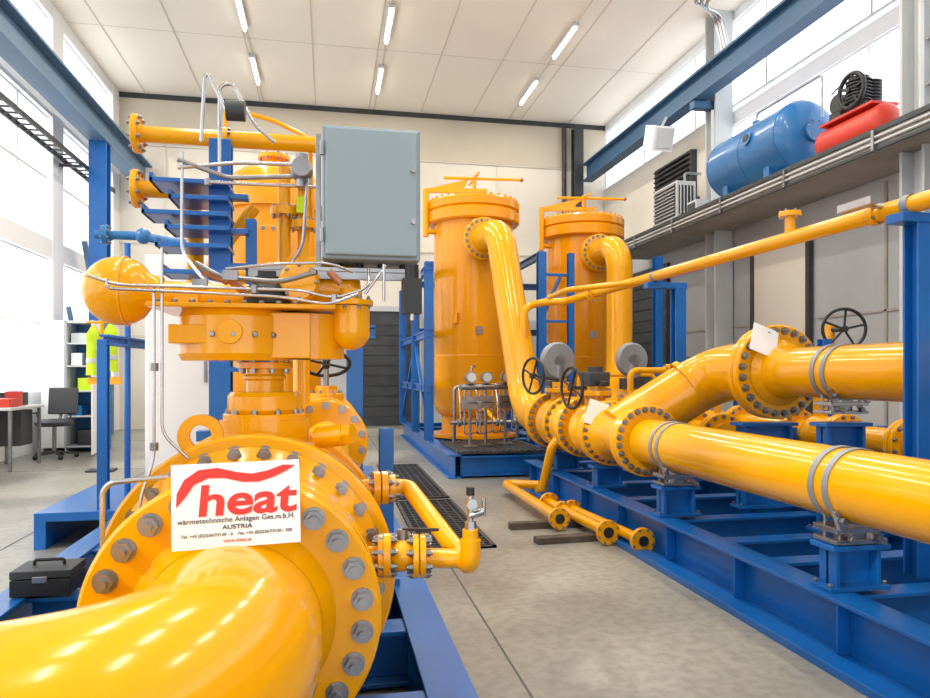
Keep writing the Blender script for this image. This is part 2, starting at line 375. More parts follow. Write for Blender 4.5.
b=MB(); xA,zA,rA=3.0,.94,.212
b.tube([(xA,-1.0,zA),(xA,6.2,zA)],rA,'Y',0,48)
b.flange((xA,6.3,zA),(0,1,0),.345,.14,24,.025,gap=True)
b.rev((xA,6.36,zA),(0,1,0),[(0,.3),(.05,.25),(.2,.22),(.5,.22),(.65,.25),(.75,.32)],'Y',40)
b.flange((xA,7.18,zA),(0,1,0),.35,.14,24,.024,gap=True)
b.ball((xA,7.6,zA),.31,'Y',(0,1,0),.95)
b.flange((xA,7.98,zA),(0,1,0),.36,.14,24,.024,gap=True)
b.rev((xA,8.03,zA),(0,1,0),[(0,.3),(.1,.25),(.3,.25),(.42,.3)],'Y',40)
b.flange((xA,8.5,zA),(0,1,0),.35,.08,20,.024)
b.ball((xA,8.85,zA),.33,'Y',(0,1,0),.9)
b.flange((xA,9.18,zA),(0,1,0),.38,.15,24,.026,gap=True)
b.cyl((xA,9.15,zA),(xA,9.6,zA),.24,'Y')
b.cyl((xA,7.6,zA+.2),(xA,7.6,zA+.51),.12,'Y'); b.flange((xA,7.6,zA+.42),(0,0,1),.19,.06,10,.016)
b.cyl((xA,8.85,zA+.2),(xA,8.85,zA+.53),.12,'Y'); b.flange((xA,8.85,zA+.42),(0,0,1),.2,.06,10,.016)
b.tube([(2.78,12.45,4.03),(2.86,11.62,4.03),(2.98,10.3,zA),(xA,9.3,zA)],.245,'Y',.62,40)
b.tube([(2.95,8.4,.85),(2.75,8.4,.7),(2.68,8.6,.1)],.06,'Y',.12)
b.done('gas_pipeline')
def gear(p,wax,name='valve_gearbox',R=.25):
    b=MB(); p=V(p); b.rev(p,wax,[(-.06,0),(-.06,R*.9),(-.03,R),(.03,R),(.06,R*.9),(.06,0)],'RB',40); b.cyl(p,p-V(wax).normalized()*.09,R*.3,'S')
    b.cyl(p,p+V((0,0,-R-.12)),.09,'S'); b.bx(p.x-.14,p.x+.14,p.y-.12,p.y+.12,p.z-R-.18,p.z-R-.02,'DG')
    b.done(name,.004)
def hw(p,ax,R,base,name='valve_handwheel'):
    b=MB(); p=V(p); b.wheel(p,ax,R,.018,'DK',4); b.cyl(p,V(base),.022,'DG',n=10); b.done(name)
gear((3.0,8.95,1.75),(-.2,1,0)); 
hw((2.60,8.75,1.55),(1,.35,0),.23,(2.98,8.85,1.5))
hw((2.70,7.55,1.42),(1,.2,0),.23,(2.98,7.6,1.42))
b=MB(); b.bx(2.88,3.12,7.45,7.75,1.44,1.6,'DG'); b.cyl((3.0,7.6,1.6),(3,7.6,1.66),.09,'DG'); b.bx(2.95,3.05,7.3,7.6,1.44,1.5,'DK'); b.done('valve_gearbox',.01)
def clamp(x,y,z,R,name='pipe_clamp'):
    b=MB()
    for dy in(-.06,.06):
        b.clampb((x,y+dy,z),(0,1,0),R+.004,.045)
        for sx in(-.12,.12):
            b.cyl((x+sx,y+dy,z-R-.12),(x+sx,y+dy,z-R+.06),.012,'S',n=10)
            b.hexn((x+sx,y+dy,z-R-.07),(0,0,1),.024,.025); b.hexn((x+sx,y+dy,z-R+.03),(0,0,1),.024,.025)
    b.bx(x-.17,x+.17,y-.1,y+.1,z-R-.05,z-R-.02,'SS'); b.bx(x-.17,x+.17,y-.1,y+.1,z-R-.115,z-R-.09,'SS')
    b.bx(x-.05,x+.05,y-.07,y+.07,z-R-.09,z-R+.01,'SS')
    for sx in(-.2,.2):
        b.bar((x+sx*.7,y-.11,z-R-.02),(x+sx*.9,y-.11,z-R+.09),.03,.05,'SS'); b.hexn((x+sx*.8,y-.13,z-R+.03),(0,-1,0),.022,.03); b.hexn((x+sx*.45,y-.11,z-R-.08),(0,-1,0),.022,.03)
    b.done(name,.003)
clamp(3.0,3.6,zA,rA); clamp(3.0,5.7,zA,rA)
b=MB(); xB,zB,rB=4.0,1.6,.215
b.tube([(xB,-1,zB),(xB,5.7,zB)],rB,'Y',0,48)
b.rev((xB,5.46,zB),(0,1,0),[(0,rB),(.14,.24),(.2,.3)],'Y',40)
b.flange((xB,5.75,zB),(0,1,0),.43,.16,24,.030,gap=True,n=64)
b.rev((xB,5.82,zB),(0,1,0),[(0,.36),(.06,.3),(.25,.29)],'Y',40)
b.tube([(xB,6.0,zB),(xB,6.68,zB),(3.45,6.85,1.25),(3.0,6.88,.96)],.285,'Y',.42,40)
b.rev((3.72,6.77,1.45),(-.8,.2,-.56),[(-.03,.285),(-.03,.300),(.03,.300),(.03,.285)],'Y',40)
b.done('upper_gas_pipeline')
clamp(4.0,4.9,1.6,rB); clamp(4.0,3.2,1.6,rB)
b=MB(); 
b.tube([(5.1,5.2,.95),(5.1,9.6,.95)],.13,'Y',0,28)
for y in(5.4,6.2,6.9,8.0): b.flange((5.1,y,.95),(0,1,0),.23,.1,12,.018,gap=True)
b.ball((5.1,6.55,.95),.2,'Y'); b.cyl((5.1,6.55,1.1),(5.1,6.55,1.35),.07); 
b.tube([(4.4,7.2,.85),(4.4,9.3,.85)],.17,'Y',0,28)
for y in(7.3,7.9,8.6): b.flange((4.4,y,.85),(0,1,0),.28,.12,14,.02,gap=True)
b.tube([(4.4,9.2,.85),(4.5,10.9,.97),(5.35,12.4,1.4),(5.42,12.5,2.2),(5.42,12.5,4.03),(5.42,13.6,4.03)],.245,'Y',.5,40)
b.tube([(3.7,8.2,.5),(3.7,8.2,1.62),(4.9,8.2,1.62),(4.9,8.2,.5)],.04,'Y',.1,16)
b.flange((4.2,8.2,1.62),(1,0,0),.08,.05,6,.012); b.flange((3.7,8.2,1.3),(0,0,1),.08,.05,6,.012); b.ball((4.45,8.2,1.62),.07); b.cyl((4.45,8.2,1.62),(4.45,8.2,1.8),.012,'S'); b.bar((4.45,8.2,1.78),(4.65,8.1,1.8),.02,.012,'DK')
b.done('bypass_pipeline')
gear((4.35,9.6,1.78),(-.1,1,0)); 
b=MB(); b.cyl((4.35,9.6,.9),(4.35,9.6,1.35),.12); b.flange((4.35,9.6,1.2),(0,0,1),.2,.06,10,.016);b.done('valve_bonnet')
b=MB(); b.wheel((6.25,7.6,2.13),(.35,1,0),.25,.02,'DK',5); b.cyl((6.25,7.6,2.13),(6.25,7.85,2.13),.03,'DG'); b.cyl((6.25,7.85,.3),(6.25,7.85,2.2),.06,'Y'); b.flange((6.25,7.85,1.5),(0,0,1),.16,.08,8,.016); b.bx(6.15,6.35,7.75,7.95,0,.3,'B'); b.done('gate_valve')

b=MB()
b.tube([(3.62,2.0,2.65),(3.62,10.4,2.7),(3.3,10.6,2.7),(3.0,10.6,2.62),(3.0,10.6,1.9)],.058,'Y',.15,20)
b.cyl((3.62,5.0,2.7),(3.62,5.0,2.84),.04); b.flange((3.62,5.0,2.86),(0,0,1),.085,.04,6,.01); 
b.flange((3.62,4.1,2.66),(0,1,0),.07,.05,6,.01)
b.flange((3.62,9.2,2.69),(0,1,0),.12,.06,8,.012,gap=True)
b.tube([(3.62,7.9,2.68),(2.9,8.3,2.62),(2.9,9.0,2.6)],.035,'Y',.1)
b.clampb((3.62,7.35,2.68),(0,1,0),.061,.06); b.clampb((3.62,3.82,2.665),(0,1,0),.061,.06)
b.cyl((3.45,4.0,2.70),(3.62,4.0,2.68),.02,'SS'); b.bx(3.40,3.46,3.9,4.2,2.68,2.73,'SS')
b.done('overhead_gas_pipe')

# ================================================================ TANK SKID
b=MB()
for x in (1.85,3.9,6.4): b.ibeam((x,10.3,.18),(x,17.5,.18),.36,.2,'B')
for y in (10.4,11.6,13,14.4,16,17.4): b.ibeam((1.95,y,.18),(6.3,y,.18),.3,.16,'B')
b.bx(1.9,3.3,10.35,12.0,.36,.40,'DG')
for i in range(14): b.bx(1.9+.1*i,1.93+.1*i,10.35,12,.4,.415,'DG')
for x,y in ((1.78,12.6),(1.78,14.6),(1.78,17.2),(3.9,15),(4.0,12.9),(4.05,17.2),(6.45,13),(6.45,16)):
    b.hpost(x,y,.36,3.6 if x<3 else 3.9,.16)
for z in (3.5,2.3,1.3): b.ibeam((1.78,12.5,z),(1.78,17.3,z),.14,.1)
for z in (3.55,2.5): b.ibeam((1.85,15.5,z),(6.4,15.5,z),.14,.1)
b.ibeam((4.0,12.9,3.85),(4.0,17.2,3.85),.14,.1)
b.bar((1.78,12.6,.5),(1.78,14.6,2.2),.06,.06); b.bar((1.78,17.2,.5),(1.78,14.6,2.2),.06,.06); b.bar((4,12.9,2.6),(4.75,14,3.6),.06,.06)
for i in range(6): b.bx(3.95,4.6,12.9,12.96,1.2+.45*i,1.25+.45*i)
b.hpost(4.6,12.93,.36,3.9,.12)
b.done('vessel_skid_frame',.004)
def vessel(cx,cy):
    b=MB(); R=.77
    b.rev((cx,cy,0),(0,0,1),[(.36,0),(.36,.86),(.42,.86),(.42,.62),(.75,.62)],'T',48)
    b.rev((cx,cy,0),(0,0,1),[(.62,.2),(.7,.5),(.8,.7),(.95,R),(4.5,R)],'T',64,True)
    b.rev((cx,cy,0),(0,0,1),[(4.45,R),(4.45,.87),(4.48,.9),(4.66,.9),(4.69,.87),(4.69,.85),(4.70,.87),(4.72,.9),(4.86,.9),(4.9,.85),(4.9,0)],'T',64)
    for i in range(32):
        a=2*math.pi*i/32; q=V((cx+.84*math.cos(a),cy+.84*math.sin(a),4.9)); b.hexn(q,(0,0,1),.028,.03,'T')
    for z in (1.9,3.4): b.rev((cx,cy,0),(0,0,1),[(z,R),(z,R+.004),(z+.03,R+.004),(z+.03,R)],'T',56)
    b.cyl((cx,cy-.6,4.03),(cx,cy-1.0,4.03),.25,'Y',n=36); b.flange((cx,cy-.98,4.03),(0,1,0),.385,.14,20,.026,gap=True)
    b.cyl((cx-.95,cy-.1,4.2),(cx-.95,cy-.1,5.12),.06,'Y'); b.bar((cx-.95,cy-.1,5.08),(cx+.25,cy-.1,5.14),.09,.07,'Y')
    b.add([(cx-.95,cy-.1,5.12),(cx-.2,cy-.1,5.16),(cx-.1,cy-.1,5.36),(cx-.95,cy-.07,5.12),(cx-.2,cy-.07,5.16),(cx-.1,cy-.07,5.36)],[(0,1,2),(5,4,3),(0,3,4,1),(1,4,5,2),(2,5,3,0)],'Y')
    b.cyl((cx-.95,cy-.1,4.3),(cx-.7,cy-.1,4.3),.05,'Y')
    b.cyl((cx,cy-.1,4.9),(cx,cy-.1,5.42),.04,'Y'); b.cyl((cx-.6,cy-.1,5.35),(cx+.95,cy-.1,5.39),.028,'Y'); b.ball((cx+.95,cy-.1,5.39),.04,'BR'); b.cyl((cx,cy-.5,5.37),(cx,cy+.4,5.37),.026,'Y')
    b.rev((cx,cy-.1,4.9),(0,0,1),[(0,.14),(.14,.12),(.14,0)],'Y')
    for a in (.9,2.2): b.box((cx+.8*math.cos(-a),cy-.8*math.sin(a),2.6),(.1,.1,.2),'T',rz=-a)
    b.bx(cx-.12,cx+.02,cy-R-.02,cy-R+.05,2.3,2.45,'SS')
    b.done('filter_vessel')
vessel(2.78,13.45); vessel(5.42,14.5)
def instr(x,y,z0=.415):
    b=MB(); b.cyl((x,y,z0),(x,y,z0+1.1),.025,'S'); b.bx(x-.1,x+.1,y-.1,y+.1,z0,z0+.02,'S')
    b.cyl((x-.16,y-.05,z0+.95),(x+.16,y-.05,z0+.95),.05,'S'); b.cyl((x,y-.14,z0+1.1),(x,y,z0+1.1),.09,'S'); b.bx(x-.12,x+.12,y-.1,y+.02,z0+.6,z0+.8,'S')
    b.cyl((x,y-.15,z0+1.1),(x,y-.14,z0+1.1),.07,'LG')
    for dx in(-.1,.1): b.tube([(x+dx,y-.05,z0+.9),(x+dx,y-.05,z0+.2),(x+dx+.3,y+.3,z0+.2)],.012,'SS',.06,8); b.cyl((x+dx,y-.18,z0+.7),(x+dx,y-.05,z0+.7),.015,'S')
    b.bar((x-.07,y-.18,z0+.7),(x+.07,y-.18,z0+.7),.015,.015,'DK')
    b.done('instrument_stand')
instr(2.2,10.9); instr(2.5,11.1); instr(2.85,11.2)
b=MB()
b.tube([(2.1,11.75,.415),(2.1,11.75,1.35),(3.2,11.75,1.35),(3.2,11.75,.415)],.03,'S',.08,12)
b.tube([(2.0,11.55,.75),(3.4,11.55,.75)],.03,'S',0,12); b.tube([(2.4,11.75,1.35),(2.4,11.75,1.7),(2.6,12.4,1.7)],.02,'S',.08,10)
for x in(2.05,3.35): b.cyl((x,11.55,.415),(x,11.55,.75),.025,'S')
for x in(2.15,2.45,2.8,3.1):
    b.flange((x,11.55,.75),(1,0,0),.065,.04,6,.01,'S'); b.ball((x+.08,11.55,.75),.05,'S'); b.cyl((x+.08,11.55,.75),(x+.08,11.55,.92),.012,'S'); b.wheel((x+.08,11.55,.92),(0,0,1),.06,.008,'DK')
    b.tube([(x+.02,11.55,.78),(x+.02,11.6,1.1),(x+.02,11.75,1.35)],.012,'SS',.05,8)
b.tube([(2.78,12.75,.95),(2.78,12.2,.9),(2.78,11.55,.75)],.035,'Y',.1,14)
b.done('drain_manifold')
b=MB()
b.tube([(4.2,11.4,.0),(4.2,11.4,1.55),(5.6,11.4,1.55),(5.6,11.4,.0)],.035,'Y',.1)
b.done('guard_rail')

b=MB()
b.tube([(2.68,8.75,.13),(2.27,8.95,.13),(2.27,6.75,.13)],.058,'Y',.12,20); b.flange((2.27,6.72,.13),(0,1,0),.11,.04,8,.01)
b.cyl((2.27,6.695,.13),(2.27,6.69,.13),.05,'DK'); b.cyl((2.68,8.75,.0),(2.68,8.75,.16),.06)
b.done('pipe_spool')
b=MB(); b.tube([(2.45,7.6,.12),(2.53,6.1,.12)],.055,'Y',0,20); b.flange((2.53,6.1,.12),(-.05,1,0),.115,.04,8,.01); b.cyl((2.53,6.08,.12),(2.53,6.07,.12),.05,'DK'); b.flange((2.45,7.6,.12),(-.05,1,0),.115,.04,8,.01);b.flange((2.47,7.2,.12),(-.05,1,0),.09,.04,8,.01); b.done('pipe_spool')
b=MB(); b.tube([(2.58,7.2,.12),(2.7,5.75,.12)],.05,'Y',0,20); b.flange((2.7,5.73,.12),(-.08,1,0),.115,.04,8,.01);b.cyl((2.7,5.71,.12),(2.7,5.7,.12),.046,'DK'); b.flange((2.58,7.2,.12),(-.08,1,0),.1,.04,8,.01); b.done('pipe_spool')
b=MB(); b.bx(1.8,2.6,6.85,6.95,0,.07,'WD'); b.box((2.2,6.3,.03),(.62,.12,.06),'WD',rz=.05); b.done('timber_block',.006)
b=MB()
for x0,x1,y0,y1 in((.80,1.5,6.2,8.6),(.80,1.5,8.75,12.0)):
    b.bx(x0,x1,y0,y1,0,.004,'DK')
    b.bx(x0,x0+.04,y0,y1,0,.02,'DG');b.bx(x1-.04,x1,y0,y1,0,.02,'DG');b.bx(x0,x1,y0,y0+.04,0,.02,'DG');b.bx(x0,x1,y1-.04,y1,0,.02,'DG')
    n=int((y1-y0)/.09)
    for i in range(n): b.bx(x0,x1,y0+.09*i,y0+.09*i+.02,0,.016,'DG')
    for i in range(7): b.bx(x0+.1*i,x0+.1*i+.015,y0,y1,0,.014,'DG')
b.done('floor_grate')

# ================================================================ LEFT SKID
b=MB()
b.ibeam((.48,1.2,.16),(.48,9.6,.16),.32,.2,'B'); b.ibeam((-1.78,1.2,.16),(-1.78,9.6,.16),.32,.18,'B'); b.ibeam((-.32,3.2,.16),(-.32,9.6,.16),.3,.18,'B')
for y in (1.9,2.75,3.6,4.5,5.6,6.8,8,9.2): b.ibeam((-1.7,y,.16),(.4,y,.16),.28,.18,'B')
b.bx(-2.6,-1.7,6.9,8.8,.25,.33); b.bx(-2.6,-2.5,6.9,8.8,0,.25); 
b.bx(-.5,-.14,2.7,2.9,.3,.34); b.bx(-.6,-.04,3.3,3.5,.3,.34)
for x in(-.55,-.12): b.bx(x,x+.03,3.1,3.6,.3,.5)
b.hpost(.22,6.2,.3,1.95,.14); b.hpost(.4,5.0,.3,1.2,.1); b.ibeam((-.6,6.2,1.95),(.4,6.2,1.95),.12,.1); b.hpost(-.55,6.2,.3,1.95,.12)
b.hpost(-2.05,7.0,.3,1.9,.09); b.hpost(-1.95,8.6,.3,1.9,.09); b.ibeam((-2.05,7.0,1.9),(-1.95,8.6,1.9),.1,.08)
b.bx(.1,.42,4.2,6.8,.32,.36,'B')
b.done('left_skid_frame',.004)

b=MB(); x0,z0=-.32,.74
pth=[(x0,2.56,z0),(x0,1.88,z0),(-1.15,1.72,z0-.06),(-2.6,1.60,z0-.16)]
b.tube(pth,.30,'Y',.62,72)
b.rev((x0,2.50,z0),(0,-1,0),[(-.04,.36),(0,.345),(.05,.315),(.09,.301)],'Y',72,True)
b.flange((x0,2.555,z0),(0,1,0),.505,.11,24,.033,ph=.5,both=False,n=96)
b.done('pipe_elbow')
b=MB()
b.flange((x0,2.70,z0),(0,1,0),.505,.13,24,.033,n=96)
b.cyl((x0,2.6,z0),(x0,2.65,z0),.4,'DG',n=64)
b.rev((x0,2.76,z0),(0,1,0),[(0,.42),(.08,.40),(.16,.44),(.24,.55)],'Y',72,True)
b.flange((x0,3.06,z0),(0,1,0),.60,.11,28,.03,n=96)
b.rev((x0,3.1,z0),(0,1,0),[(0,.54),(.1,.57),(.25,.58),(.4,.57),(.5,.54)],'Y',72,True)
b.flange((x0,3.64,z0),(0,1,0),.60,.11,28,.03,n=96)
b.rev((x0,3.68,z0),(0,1,0),[(0,.54),(.1,.44),(.3,.40)],'Y',72,True)
b.flange((x0,4.02,z0),(0,1,0),.505,.14,20,.036,gap=True,n=72)
b.cyl((x0,4.0,z0),(x0,5.2,z0),.305,'Y',n=48)
b.flange((x0,5.2,z0),(0,1,0),.505,.14,20,.03,n=64); b.cyl((x0,5.2,z0),(x0,6.6,z0),.305,'Y',n=48)
lx,lz=-.52,1.335
b.rev((lx,3.05,lz),(0,1,0),[(-.018,.045),(-.018,.090),(.018,.090),(.018,.045),(-.018,.045)],'Y',32); b.bx(lx-.085,lx+.085,3.032,3.068,lz-.14,lz-.055,'Y')
sx=-.29; sy=3.35
b.cyl((sx,sy,1.2),(sx,sy,1.385),.20,n=48)
b.flange((sx,sy,1.39),(0,0,1),.185,.045,10,.014,ph=.2)
b.rev((sx,sy,0),(0,0,1),[(1.41,.15),(1.43,.165),(1.49,.165),(1.51,.15),(1.51,.09)],'Y',48)
b.cyl((sx,sy,1.5),(sx,sy,1.62),.085,n=40)
b.rev((sx,sy,0),(0,0,1),[(1.56,.085),(1.57,.095),(1.58,.095),(1.59,.085)],'Y',40)
b.flange((sx,sy,1.63),(0,0,1),.125,.03,8,.013)
b.cyl((sx+.24,sy-.1,1.3),(sx+.36,sy-.16,1.32),.05); b.hexn((sx+.36,sy-.16,1.32),(.8,-.4,.1),.05,.04,'Y')
b.done('ball_valve')
b=MB(); ay=3.35
b.rev((-.41,ay-.02,0),(0,0,1),[(1.65,0),(1.65,.235),(1.68,.25),(1.84,.25),(1.87,.235),(1.87,0)],'Y',56)
b.bx(-.42,-.08,ay-.20,ay+.2,1.66,1.86,'Y')
b.rev((-.1,ay,0),(0,0,1),[(1.66,0),(1.66,.17),(1.86,.17),(1.86,0)],'Y',40)
b.bx(-.74,.03,ay-.29,ay+.26,1.87,1.89,'Y')
for i in range(11): b.hexn((-.70+.07*i,ay-.265,1.89),(0,0,1),.014,.014)
for i in range(9): 
    a=math.pi*(1.08+.11*i); b.hexn((-.41+.25*math.cos(a),ay-.02+.25*math.sin(a),1.76),(math.cos(a),math.sin(a),0),.014,.012)
b.rev((-.41,ay-.28,1.77),(0,1,0),[(0,0),(0,.05),(.05,.06)],'Y')
b.bx(-.66,-.5,ay-.25,ay-.05,1.72,1.80,'Y')
b.rev((-.90,ay-.05,1.955),(1,0,0),[(-.15*math.cos(math.pi*i/20),.15*math.sin(math.pi*i/20)) for i in range(12)]+[(.06,.14),(.10,.115),(.13,.075),(.18,.065)],'Y',48,True)
b.ring((-.87,ay-.05,1.955),(1,0,0),.148,.006,'Y')
b.cyl((-.8,ay-.05,1.945),(-.1,ay-.05,1.93),.06,'Y',n=28)
b.bx(-.66,-.56,ay-.12,ay+.06,1.88,1.98,'Y')
b.cyl((-.12,ay+.03,1.99),(.10,ay+.03,1.99),.12,'Y',n=40); b.dome((.10,ay+.03,1.99),(1,0,0),.12,.05)
b.cyl((.10,ay-.1,1.90),(.10,ay-.1,1.78),.085,'Y',n=32); b.dome((.10,ay-.1,1.78),(0,0,-1),.085,.08)
b.flange((.10,ay-.1,1.915),(0,0,1),.10,.025,8,.011); b.cyl((.1,ay-.1,1.92),(.1,ay-.1,1.98),.05,'Y')
b.rev((-.13,ay-.12,2.0),(0,-1,0),[(0,.085),(.03,.09),(.05,.075),(.05,0)],'Y',36)
for i in range(8): a=i*math.pi/4; b.hexn((-.13+.075*math.cos(a),ay-.17,2.0+.075*math.sin(a)),(0,-1,0),.01,.01)
b.rev((-.27,ay-.1,1.885),(0,0,1),[(0,.06),(.02,.1),(.07,.105),(.09,.09),(.12,.06),(.14,.06),(.14,0)],'DK',32)
b.bx(-.31,-.23,ay-.14,ay-.06,2.02,2.05,'DK')
b.cyl((-.42,ay-.24,2.0),(-.34,ay-.2,1.93),.018,'BR'); b.cyl((-.52,ay-.24,2.03),(-.42,ay-.24,1.98),.015,'BR'); b.cyl((.0,ay-.3,2.03),(.05,ay-.3,1.98),.015,'BR')
b.done('valve_actuator',.006)
b=MB(); b.bx(-.03,.405,3.14,3.44,2.10,2.69,'G'); b.bx(-.015,.39,3.115,3.14,2.115,2.675,'G')
b.cyl((.37,3.10,2.5),(.37,3.116,2.5),.012,'S'); b.cyl((.37,3.10,2.27),(.37,3.116,2.27),.012,'S')
for z in(2.2,2.58): b.cyl((-.03,3.12,z-.03),(-.03,3.12,z+.03),.01,'S')
for x in(.04,.14,.24,.34): b.cyl((x,3.28,2.04),(x,3.28,2.10),.018,'DK'); b.hexn((x,3.28,2.06),(0,0,1),.026,.02,'S')
b.done('control_cabinet',.008)
b=MB(); b.bx(-.35,.42,3.22,3.30,2.055,2.075,'S'); b.bx(-.35,.42,3.22,3.235,2.02,2.055,'S'); b.bx(-.3,-.26,3.24,3.28,2.02,2.055,'S'); b.bx(.08,.12,3.24,3.3,2.03,2.06,'S')
b.bx(-.06,-.035,3.3,3.36,2.0,2.7,'S')
b.done('cabinet_bracket',.002)
b=MB(); r=.0062
T=lambda pts,rr=r,k='SS': b.tube(pts,rr,k,.05,10)
T([(-.93,2.98,1.98),(-.83,2.98,1.945),(-.3,2.98,1.94),(-.12,2.98,1.94),(.02,3.0,1.91),(.17,3.02,1.96),(.17,3.1,2.05)])
T([(-.86,2.98,1.97),(-.86,2.98,1.93),(-.2,2.97,1.91),(0,2.97,1.88),(.12,2.98,1.93)])
T([(-.69,3.0,1.94),(-.69,3.0,1.25),(-.73,2.95,1.1),(-.75,2.95,.32)])
T([(-.66,3.0,2.1),(-.66,3.0,1.35),(-.56,3.0,1.25)])
T([(-.42,3.05,2.03),(-.2,3.0,2.05),(0,3.0,2.06),(.1,3.05,2.03)])
T([(-.55,3.1,2.06),(-.45,3.1,2.0),(-.2,3.05,1.98),(-.05,3.0,2.02)],.011,'S')
T([(.15,2.98,1.93),(.2,2.98,2.0),(.24,3.05,2.06)]); T([(.23,3.0,1.9),(.23,3.0,2.06)])
T([(-.80,2.72,.32),(-.80,2.72,1.20),(-.56,2.70,1.22)],.010)
T([(-.6,4.1,2.7),(-.6,4.1,3.2),(-.53,4.1,3.22),(-.42,4.1,3.0),(-.3,4.1,2.9)],.010); T([(-.68,4.0,2.85),(-.66,4.0,3.25),(-.55,4.0,3.03)],.010)
T([(-.74,3.7,2.62),(-.45,3.7,2.66),(-.1,3.6,2.64)],.010); T([(-.74,3.7,2.66),(-.5,3.7,2.58),(-.15,3.6,2.58)],.012,'S'); T([(-.6,3.72,2.56),(-.05,3.6,2.53)],.009)
T([(-.72,3.7,2.7),(-.72,3.7,2.2),(-.6,3.6,2.05),(-.45,3.4,2.0)],.008); T([(-.1,3.5,2.6),(-.12,3.4,2.2),(-.2,3.35,2.06)],.008)
T([(.35,3.0,1.98),(.35,2.98,1.82)],.010)
for p in((-.69,3.0,1.62),(-.69,3.0,1.3),(-.3,2.98,1.94),(-.56,2.70,1.22),(.02,3.0,1.91),(-.6,3.72,2.56)): b.hexn(V(p)-V((0,0,.016)),(0,0,1),.017,.032)
for p in((-.52,3.03,1.96),(-.4,3.03,2.0)): b.box(p,(.06,.04,.04),'S')
b.cyl((-.56,2.70,1.08),(-.56,2.70,1.22),.02,'Y')
b.ball((-.13,3.5,2.58),.055,'S'); b.cyl((-.13,3.42,2.58),(-.13,3.5,2.58),.045,'S'); b.cyl((-.13,3.5,2.5),(-.13,3.5,2.66),.03,'S')
b.ball((-.5,4.0,3.03),.05,'S'); b.cyl((-.55,4.0,3.03),(-.45,4.0,3.03),.055,'DG')
b.bx(.31,.39,2.97,3.05,1.85,2.0,'DK'); b.cyl((.35,3.0,1.98),(.35,3.0,2.06),.03,'DK')
b.done('instrument_tubing')
b=MB(); b.hpost(-.62,4.3,.3,2.95,.12)
for z,xa in((2.66,-.98),(2.57,-.88),(2.48,-1.02),(2.40,-.9),(2.30,-.95),(2.15,-.92),(2.02,-.9)): b.bx(xa,-.56,4.14,4.42,z,z+.025); b.bx(xa,xa+.02,4.14,4.42,z,z+.05)
for i in range(8): b.bx(-.56,-.46,4.22,4.3,1.2+.2*i,1.23+.2*i)
b.hpost(-.45,4.3,.3,2.5,.06); b.bx(-.75,-.3,4.24,4.34,1.2,1.26)
b.done('bracket_post',.003)
b=MB()
b.tube([(-1.13,4.5,3.03),(-.05,4.5,3.03),(.25,4.6,3.03),(.25,4.6,2.2)],.049,'Y',.12,24); b.flange((-1.13,4.5,3.03),(1,0,0),.115,.035,8,.012); b.cyl((-1.15,4.5,3.03),(-1.155,4.5,3.03),.045,'DK')
b.flange((-.62,4.5,3.03),(1,0,0),.07,.03,8,.01)
b.tube([(-1.13,4.5,2.70),(-.83,4.5,2.70),(-.80,4.5,2.5),(-.80,4.5,2.1)],.05,'Y',.13,24); b.flange((-1.13,4.5,2.70),(1,0,0),.115,.035,8,.012); b.cyl((-1.15,4.5,2.70),(-1.155,4.5,2.70),.045,'DK')
b.tube([(-.62,4.6,2.6),(-.64,4.6,3.26),(-.35,4.6,3.20),(-.12,4.6,3.10),(-.1,4.6,2.5)],.014,'Y',.06,12)
for x in(-.28,-.16): b.tube([(x,4.6,1.2),(x,4.6,2.9)],.04,'Y',0,20)
b.tube([(-.28,4.6,2.3),(.1,4.6,2.3)],.04,'Y',0,20)
for z in(1.9,2.1,2.62): b.flange((-.28,4.6,z),(0,0,1),.085,.05,8,.01); b.flange((-.16,4.6,z-.08),(0,0,1),.085,.05,8,.01)
b.bx(-.2,-.14,4.5,4.55,2.6,2.7,'HV'); b.cyl((-.16,4.55,2.8),(-.16,4.45,2.8),.05,'S')
b.tube([(-.45,4.5,2.62),(-.7,4.55,2.3),(-.75,4.8,2.3)],.04,'Y',.1,16); b.tube([(-1.0,5.3,2.3),(-.2,5.3,2.3),(-.2,5.3,1.2)],.06,'Y',.12,16)
b.done('vent_piping')
b=MB(); hx,hy=-.62,8.3
b.rev((hx,hy,0),(0,0,1),[(.32,0),(.32,.5),(.36,.5),(.36,.42),(.7,.42)],'T',40)
b.rev((hx,hy,0),(0,0,1),[(.6,.3),(.75,.46),(.95,.53),(3.65,.53),(3.78,.50),(3.88,.36),(3.93,.0)],'T',56,True)
b.cyl((hx,hy,3.85),(hx,hy,4.05),.1,'T'); b.flange((hx,hy,4.05),(0,0,1),.18,.05,8,.016,'T')
b.rev((hx,hy,0),(0,0,1),[(3.4,.53),(3.4,.58),(3.48,.58),(3.48,.53)],'T',48)
b.cyl((hx,hy-.4,2.9),(hx,hy-.75,2.9),.14,'T'); b.flange((hx,hy-.75,2.9),(0,1,0),.23,.07,12,.018,'T')
b.done('heater_vessel')
b=MB()
b.tube([(-.02,4.6,1.15),(-.02,6.9,1.15)],.16,'Y',0,32)
for y in(4.6,5.0,5.5,6.0): b.flange((-.02,y,1.15),(0,1,0),.27,.1,14,.02,gap=True)
b.ball((-.02,5.25,1.15),.23,'Y'); b.cyl((-.02,5.25,1.3),(-.02,5.25,1.5),.08); b.flange((-.02,5.25,1.42),(0,0,1),.13,.05,8,.014); b.cyl((-.02,5.25,1.4),(-.02,5.25,1.66),.02,'S')
b.wheel((-.02,5.2,1.66),(0,.6,1),.17,.014,'DK')
b.tube([(-.02,4.6,1.15),(-.02,4.3,1.15),(-.02,4.3,.8)],.14,'Y',.1,24); b.bx(-.12,.08,4.2,4.4,.3,.7,'B')
b.done('secondary_pipe_valve')
b=MB()
